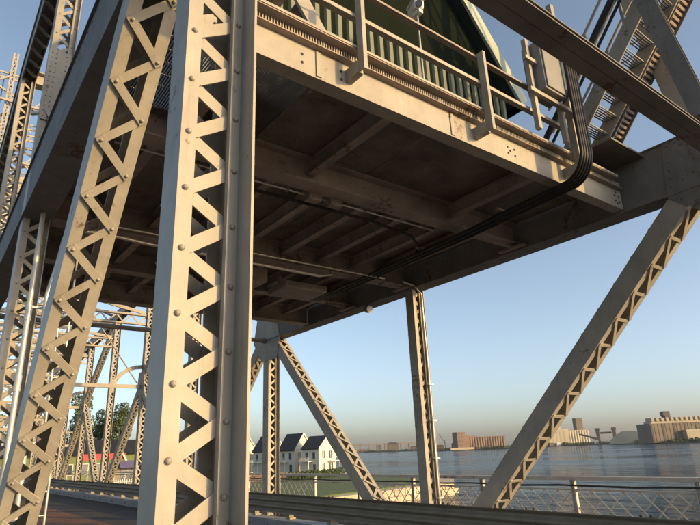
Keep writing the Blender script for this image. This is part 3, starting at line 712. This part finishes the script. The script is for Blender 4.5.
MB().box((.6, 65.6, 25.5), (9.0, 69.6, 32.5)).build('block', 'elevw', CW, bevel=.1)
for x in (1.6, 3.4, 6.2, 8.0):
    MB().tube([(x, 67.6, 32.4), (x, 67.6, 45.5)], .06, 6).build('cable', 'cable', CW); MB().box((x-.2, 65.5, 25.4), (x+.2, 65.598, 32.6)).build('strap', 'paint_far', CW)
for x in (9.6, 10.6):
    for zz in (4, 11, 18):
        mb = MB(); mb.box((x-.35, 62.3, zz), (x+.35, 62.36, zz+2.2)); mb.build('panel', 'paint_far', TW)
MB().box((9.4, 60.9, 3.4), (12.6, 62.0, 3.6)).build('landing', 'paint_far', TW)
for i in range(12): MB().box((9.5+i*.27, 60.9, 3.6), (9.55+i*.27, 60.95, 4.7)).build('baluster', 'paint_far', TW)
MB().box((9.4, 60.88, 4.7), (12.6, 60.97, 4.78)).build('handrail', 'paint_far', TW)

# ------------------------------------------------------------------ townhouses on the point
def townhouse(x, y, label, hr=9.9):
    T = thing('townhouse', (x, y, -3.1), label, 'house', 'white townhouses in a row on the point', R(-74))
    Wm = W[T]
    def B(mb, name, m, parent=T, **k):
        mb.v = [Wm @ v for v in mb.v]; return mb.build(name, m, parent, org=Wm.copy() if False else None, **k)
    Lx, Wy, he = 2.8, 3.4, 6.0
    B(MB().box((-Lx, -Wy, 0), (Lx, Wy, he)), 'wall', 'hwall')
    B(MB().prism([(-Lx, -Wy, he+.002), (-Lx, Wy, he+.002), (-Lx, 0, hr)], (2*Lx, 0, 0)), 'gable', 'hwall')
    for sg in (-1, 1):
        mb = MB(); sl2 = (hr-he)/Wy; e = V3(0, sg*(Wy+.35), he-.35*sl2); r_ = V3(0, sg*.004, hr+.01); nrm = V3(0, sg*sl2, 1).normalized()
        mb.prism([V3(-Lx-.2, e.y, e.z)+nrm*.03, V3(-Lx-.2, r_.y, r_.z)+nrm*.03, V3(-Lx-.2, r_.y, r_.z)+nrm*.22, V3(-Lx-.2, e.y, e.z)+nrm*.22], (2*Lx+.45, 0, 0)); rf = B(mb, 'roof', 'hroof')
        mb = MB(); mb.bar(V3(Lx+.27, e.y, e.z+.05), V3(Lx+.27, r_.y, r_.z+.1), .3, .05, X); B(mb, 'rake_trim', 'htrim', rf)
    for (yy, z0, z1, ww) in ((-1.6, 3.4, 5.4, 1.1), (1.3, 3.4, 5.4, 1.5), (-1.6, .3, 2.5, 1.1), (1.3, .2, 2.5, 1.8)):
        f = B(MB().box((Lx+.002, yy-ww/2, z0), (Lx+.06, yy+ww/2, z1)), 'window', 'htrim')
        for s2 in (-1, 1): B(MB().box((Lx+.062, yy+s2*ww/4-ww/4+.08, z0+.1), (Lx+.08, yy+s2*ww/4+ww/4-.08, z1-.1)), 'pane', 'glass', f)
    for (xx, z0, z1) in ((1.2, 3.3, 5.2), (-1.2, 3.3, 5.2), (1.4, .2, 2.3)):
        f = B(MB().box((xx-.55, -Wy-.06, z0), (xx+.55, -Wy-.002, z1)), 'window', 'htrim'); B(MB().box((xx-.42, -Wy-.08, z0+.12), (xx+.42, -Wy-.062, z1-.12)), 'pane', 'glass', f)
    # balconies at front and side
    bl = B(MB().box((-Lx+.3, -Wy-1.5, 2.75), (Lx*.2, -Wy-.002, 2.95)), 'balcony', 'htrim')
    for xx in (-Lx+.4, Lx*.2-.1): B(MB().box((xx-.07, -Wy-1.45, 0), (xx+.07, -Wy-1.31, 2.748)), 'post', 'htrim', bl)
    mb = MB(); mb.box((-Lx+.3, -Wy-1.48, 3.85), (Lx*.2, -Wy-1.40, 3.95))
    for k in range(9): mb.box((-Lx+.33+k*.38, -Wy-1.47, 2.952), (-Lx+.38+k*.38, -Wy-1.42, 3.848))
    B(mb, 'balustrade', 'htrim', bl)
    bl = B(MB().box((Lx+.09, .2, 2.7), (Lx+1.5, Wy, 2.9)), 'balcony', 'htrim')
    mb = MB(); mb.box((Lx+1.4, .2, 3.75), (Lx+1.48, Wy, 3.85)); mb.box((Lx+1.4, .2, 2.902), (Lx+1.48, .28, 3.748)); mb.box((Lx+1.4, Wy-.1, 2.902), (Lx+1.48, Wy-.02, 3.748)); B(mb, 'balustrade', 'htrim', bl)
    B(MB().box((Lx+1.3, Wy-.2, 0), (Lx+1.45, Wy-.05, 2.698)), 'post', 'htrim', bl)
    return T
for i, (x, y) in enumerate([(84.7, 125.9), (83.4, 135.3), (81.1, 145.9), (78.5, 157.6), (74.9, 170.4)]):
    townhouse(x, y, 'white gabled townhouse with dark roof, %s' % ['nearest the water at the row\'s right end', 'second from the water\'s edge', 'third from the water\'s edge', 'fourth along, partly behind the sunlit post', 'last and farthest, behind the sunlit post'][i], 8.9 if i == 0 else 9.8+.15*(i % 2))
# hedge, low stone wall on the point
def leafblob(mb, c, rx, ry, rz, n_, s_):
    for _ in range(n_):
        while True:
            p = V3(random.uniform(-1, 1), random.uniform(-1, 1), random.uniform(-1, 1))
            if p.length < 1: break
        p = p.normalized()*p.length**.4
        q = V3(c[0]+p.x*rx, c[1]+p.y*ry, c[2]+p.z*rz); a = V3(random.gauss(0, 1), random.gauss(0, 1), random.gauss(0, 1)).normalized(); b_ = a.orthogonal().normalized()
        k = s_*random.uniform(.6, 1.3); mb.raw([q-a*k, q+b_*k*.6, q+a*k, q-b_*k*.6], [(0, 1, 2, 3)])
hd = [(62, 94), (66, 97), (70, 100), (73, 104)]
mb = MB()
for i in range(40):
    t_ = i/39; leafblob(mb, (58+18*t_, 96+8*t_+random.uniform(-.4, .4), -2.3), .9, .8, .8+random.uniform(-.15, .25), 70, .22)
tag(mb.build('hedge', 'hedge'), 'clipped dark green hedge in front of the white townhouses', 'hedge')
mb = MB()
lw = thing('low_wall', (52, 106, -3.1), 'low brown stone wall on the lawn before the townhouses', 'wall')
for i in range(16):
    for r_ in range(3):
        c = V3(49+i*1.0+(.5 if r_ % 2 else 0), 107-i*.42, -2.85+r_*.5); inst('stone', ('ls',), lambda b_: b_.obox((0, 0, 0), X, Y, Z, .48, .24, .3), 'brickw', frame(V3(1, -.42, 0), V3(.42, 1, 0), c+V3(0, random.uniform(-.06, .06), 0)), lw)

# ------------------------------------------------------------------ far left: buildings and trees on the point
def tree(x, y, h, r, label, n_=3600, z0=-3.1):
    T = thing('tree', (x, y, z0), label, 'tree', 'trees beyond the bridge end')
    mb = MB(); mb.tube([(x, y, z0), (x+.2, y, z0+h*.35), (x, y+.2, z0+h*.8)], [h*.03, h*.022, h*.006], 7)
    for k in range(5):
        a = k*1.3; mb.tube([(x, y, z0+h*(.35+.07*k)), (x+math.cos(a)*r*.6, y+math.sin(a)*r*.6, z0+h*(.55+.07*k))], [h*.012, h*.004], 5)
    mb.build('trunk', 'bark', T)
    mb = MB()
    for k in range(16):
        t_ = random.random(); a = random.uniform(0, 6.28); rr = r*(1-.55*t_)*random.uniform(.3, .95); leafblob(mb, (x+math.cos(a)*rr, y+math.sin(a)*rr, z0+h*(.38+.58*t_)), r*.42, r*.42, h*.10, n_//16, .3)
    mb.build('crown', 'leaf', T)
for i, (x, y, h, r, lb) in enumerate([(33.5, 158, 21, 3.6, 'tall narrow tree above the navy roof'), (44, 160, 19, 3.4, 'round topped tree right of the lattice posts'), (41, 168, 18, 3.4, 'smaller tree beside the round topped one'), (24, 160, 16, 4, 'leafy tree behind the left lattice posts'), (15, 150, 15, 4.5, 'wide tree near the left edge behind the tower'), (92, 205, 9, 4, 'low tree behind the townhouses')]):
    tree(x, y, h, r, lb)
NB = thing('long_building', (31, 133, -3.1), 'long low building with a navy roof band and olive wall', 'building')
MB().box((12, 131, -3.1), (46, 141, 3.3)).build('wall', 'olive', NB)
MB().box((11, 130, 3.302), (47, 142, 6.2)).build('roof', 'navy', NB)
for i in range(11):
    x = 13.5+i*3; f = MB().box((x, 130.93, -.6), (x+1.7, 130.998, 1.6)).build('window', 'htrim', NB); MB().box((x+.12, 130.9, -.48), (x+1.58, 130.928, 1.48)).build('pane', 'glass', f)
CN = thing('canopy', (28, 112, -3.1), 'bright red flat canopy with white gable peak', 'canopy')
MB().box((24, 110, 2.2), (31.5, 114, 3.2)).build('canopy_roof', 'red', CN)
for x in (24.2, 31.3): MB().box((x-.1, 110.1, -3.1), (x+.1, 110.3, 2.198)).build('post', 'htrim', CN)
mb = MB(); mb.bar((29.2, 109.8, 1.9), (30.4, 109.8, 4.0), .3, .1, Y); mb.bar((30.4, 109.68, 4.0), (31.6, 109.68, 1.9), .3, .1, Y); mb.build('white_peak', 'htrim', CN)
KI = thing('kiosk', (30.5, 104, -3.1), 'small taupe kiosk under a violet awning', 'kiosk')
MB().box((27, 103, -3.1), (33, 106, 1.3)).build('wall', 'taupe', KI)
mb = MB(); mb.prism([(28.4, 101.4, .75), (28.4, 102.998, 1.9), (28.4, 102.998, .75)], (5.2, 0, 0)); mb.build('awning', 'purple', KI)
MB().box((26.8, 102.9, 1.302), (33.2, 106.2, 1.55)).build('roof', 'dark', KI)
MB().box((28.9, 102.93, -2.9), (31.8, 102.998, .4)).build('door', 'glass', KI)
PFn = thing('picket_fence', (26, 96, -3.1), 'white picket fence in front of the kiosk', 'fence')
for i in range(40): MB().box((20+i*.33, 96, -3.1), (20.16+i*.33, 96.06, -.9)).build('picket', 'htrim', PFn)
for z in (-2.4, -1.3): MB().box((20, 96.062, z), (33.2, 96.12, z+.12)).build('rail', 'htrim', PFn)

# ------------------------------------------------------------------ far shore
def pol(az, d, z=-4.4): a = R(az); return V3(math.sin(a)*d, math.cos(a)*d, z)
sh = [(34, 1750), (38, 1600), (43, 1400), (46.5, 1000), (49, 950), (52.5, 935), (54, 1080), (57, 1035), (61, 960), (64, 800), (68, 725), (74, 690), (84, 670)]
pts = [pol(a, d) for a, d in sh]+[pol(a, 3600) for a in (84, 60, 34)]
mb = MB(); mb.prism([(p.x, p.y, -3.9) for p in pts][::-1], (0, 0, -1.3)); tag(mb.build('far_shore', 'shore'), kind='structure')
def far_thing(name, az, d, label, cat, rot=0):
    p = pol(az, d, -3.9); T = thing(name, p, label, cat, None, -R(az)+R(rot)); Wm = W[T]
    def B(mb, nm, m, parent=None):
        mb.v = [Wm @ v for v in mb.v]; return mb.build(nm, m, parent or T)
    return T, B
# local frame: +x to the right as seen from the bridge, +y away
T, B = far_thing('grain_elevator', 49.9, 960, 'pinkish brown grain elevator with a taller block at its left', 'grain elevator', 28)
B(MB().box((-44, 0, 0), (-30, 18, 27)), 'tower_block', 'elevb'); B(MB().box((-29.9, 2, 0), (-22, 18, 22)), 'tower_block', 'elevb')
for i in range(14): B(MB().tube([(-19+i*4.6, 6, 0), (-19+i*4.6, 6, 18.5)], 2.5, 10), 'silo', 'elevb')
B(MB().box((-21.9, 8, 0), (46, 20, 19)), 'bin_house', 'elevb'); B(MB().box((-20, 9, 19.02), (-5, 16, 21)), 'gallery', 'elevb')
for zz in (6, 12, 18, 23):
    for xx in (-41, -36.5): B(MB().box((xx, -.12, zz), (xx+1.6, -.02, zz+2)), 'window', 'dark')
B(MB().box((-60, -6, 0), (-20, -2, 3.2)), 'dock_shed', 'elevt')
T, B = far_thing('grain_elevator', 57.6, 1060, 'pale concrete grain elevator with a slim tower and silos', 'grain elevator', 26)
B(MB().box((-38, 0, 0), (4, 24, 27)), 'head_house', 'elevw'); B(MB().box((-20, 3, 27.02), (-8, 14, 34)), 'roof_house', 'elevw')
for i in range(8): B(MB().tube([(7+i*4.6, 4, 0), (7+i*4.6, 4, 22.5)], 2.6, 10), 'silo', 'elevw')
B(MB().box((4.1, 6, 0), (42, 20, 22.4)), 'bin_house', 'elevw'); B(MB().box((4.3, 6, 22.5), (42, 14, 24)), 'gallery', 'elevt'); B(MB().box((25, 10, 24.02), (37, 22, 44)), 'tower', 'elevd')
for i in range(5): B(MB().box((-34+i*7, -.15, 3), (-31+i*7, -.02, 24)), 'panel', 'elevt')
for k in range(3): B(MB().box((-37+k*13, -9, 0), (-30+k*13, -3, 5)), 'shed', 'htrim' if k == 1 else 'elevd')
T, B = far_thing('conveyor', 60.6, 1000, 'conveyor bridge on two towers between the pale elevator and the storage shed', 'conveyor')
for x in (-6, 18): B(MB().box((x-2.5, 0, 0), (x+2.5, 6, 20)), 'tower', 'elevd'); B(MB().box((x-3.5, -1, 20.02), (x+3.5, 7, 24)), 'tower_head', 'elevd')
B(MB().bar((-34, 3, 16), (-9, 3, 8), 3, 3, Y), 'belt_gallery', 'elevd'); B(MB().box((-2.4, 2, 15), (14.4, 5, 18)), 'belt_gallery', 'elevd'); B(MB().bar((21, 3, 13), (60, 3, 10), 2.4, 2.4, Y), 'belt_gallery', 'elevw')
for i in range(4): B(MB().box((-22+i*9, -8, 0), (-16+i*9, -2, 4+(i % 2)*2)), 'shed', 'htrim' if i % 2 else 'elevd')
T, B = far_thing('storage_shed', 62.6, 880, 'long grey storage shed with a pitched roof beside the big elevator', 'shed')
B(MB().prism([(-22, 0, 0), (24, 0, 0), (24, 0, 6), (12, 0, 16), (-6, 0, 16), (-22, 0, 5)], (0, 30, 0)), 'hall', 'elevw')
T, B = far_thing('grain_elevator', 66.2, 790, 'big grey brown grain elevator with a cream roof gallery and dark head house', 'grain elevator', 36)
B(MB().box((-27, 0, 0), (62, 26, 22)), 'bin_house', 'elevd')
for i in range(18): B(MB().box((-26.5+i*4.9, -.35, .5), (-24.0+i*4.9, -.02, 21.6)), 'rib', 'elevd' if i % 3 else 'dark')
B(MB().box((-22, 4, 22.02), (62, 18, 24.4)), 'gallery', 'elevt')
for i in range(13): B(MB().box((-21+i*6.4, 3, 24.42), (-17.6+i*6.4, 15, 28.5)), 'roof_cabin', 'elevt')
B(MB().box((-1, 5, 28.55), (6, 12, 36)), 'head_house', 'dark'); B(MB().box((-3, 4.6, 31), (1, 11, 35)), 'head_wing', 'dark')
B(MB().box((13, -8, 0), (62, -.5, 12)), 'loading_gallery', 'elevt'); B(MB().box((12.8, -8.3, 12.02), (62, -.6, 13.4)), 'gallery_roof', 'elevw')
# distant bridge and harbour skyline
T, B = far_thing('distant_bridge', 38.5, 2600, 'low distant highway bridge on the left horizon', 'bridge', 15)
B(MB().box((-260, 0, 26), (260, 14, 31)), 'deck', 'elevd')
for i in range(14): B(MB().box((-250+i*38, 3, 0), (-245+i*38, 10, 25.9)), 'pier', 'elevd')
rnd = random.Random(3)
for i, (az, d, ww, hh, m_, lb) in enumerate([(41.2, 1500, 30, 22, 'elevd', 'blocky grey warehouse left of the middle post'), (39.9, 1560, 10, 17, 'elevd', 'slim dark silo on the left far shore'), (43.4, 1420, 26, 10, 'elevb', 'low brown shed just left of the middle post'), (36.8, 1640, 50, 9, 'elevw', 'low pale hangar on the left far shore'), (38.4, 1600, 40, 7, 'elevb', 'low reddish hall on the left far shore'), (45.8, 1050, 14, 9, 'elevd', 'small grey shed right of the middle post'), (47.2, 1000, 10, 12, 'dark', 'small dark shed at the pink elevator'), (53.4, 1010, 30, 6, 'dark', 'low dark shed right of the pink elevator'), (55.2, 1060, 20, 5, 'elevd', 'low grey shed left of the pale elevator')]):
    T, B = far_thing('warehouse', az, d, lb, 'warehouse')
    B(MB().box((-ww/2, 0, 0), (ww/2, 14, hh*.8)), 'wall', m_); B(MB().prism([(-ww/2, -.5, hh*.8+.02), (ww/2, -.5, hh*.8+.02), (ww/2*.6, -.5, hh), (-ww/2*.6, -.5, hh)], (0, 15, 0)), 'roof', 'dark')
    for k in range(3): B(MB().box((-ww*.35+k*ww*.28, -.2, 1), (-ww*.35+k*ww*.28+ww*.12, -.02, 4)), 'door', 'dark')
for az, d in ((44.6, 1200), (46.3, 1030)):
    T, B = far_thing('harbour_crane', az, d, 'thin harbour crane on the far shore, %s' % ('left one' if az < 45 else 'right one by the pink elevator'), 'crane')
    B(MB().box((-.6, 0, 0), (.6, 1.2, 16)), 'mast', 'dark'); B(MB().bar((0, .6, 12), (-9, .6, 27), .7, .7, Y), 'jib', 'dark')
# scrubby tree line along the far shore
mb = MB()
for i in range(len(sh)-1):
    (a0, d0), (a1, d1) = sh[i], sh[i+1]; k = int((a1-a0)*14)
    for j in range(k):
        t_ = random.random(); p = pol(a0+(a1-a0)*t_, d0+(d1-d0)*t_+random.uniform(12, 40), -3.5+random.uniform(0, 1.5)); leafblob(mb, p, 7, 4, random.uniform(1.5, 3.2), 14, 1.6)
tag(mb.build('far_tree_line', 'hedge'), 'scrubby tree line on the far shore', 'trees', kind='stuff')

# ------------------------------------------------------------------ evening haze
mb = MB(); mb.box((-3000, -3000, -6.2), (4200, 4200, 52)); hz = mb.build('haze', 'dark')
hm = bpy.data.materials.new('haze_air'); hm.use_nodes = True; hn = hm.node_tree.nodes; hn.clear()
ho = hn.new('ShaderNodeOutputMaterial'); pv = hn.new('ShaderNodeVolumePrincipled'); pv.inputs['Color'].default_value = (.93, .95, 1, 1); pv.inputs['Density'].default_value = .00005; pv.inputs['Anisotropy'].default_value = .2
hm.node_tree.links.new(pv.outputs[0], ho.inputs['Volume']); hz.data.materials.clear(); hz.data.materials.append(hm); hz['kind'] = 'stuff'; hz['label'] = 'thin evening haze over the water'
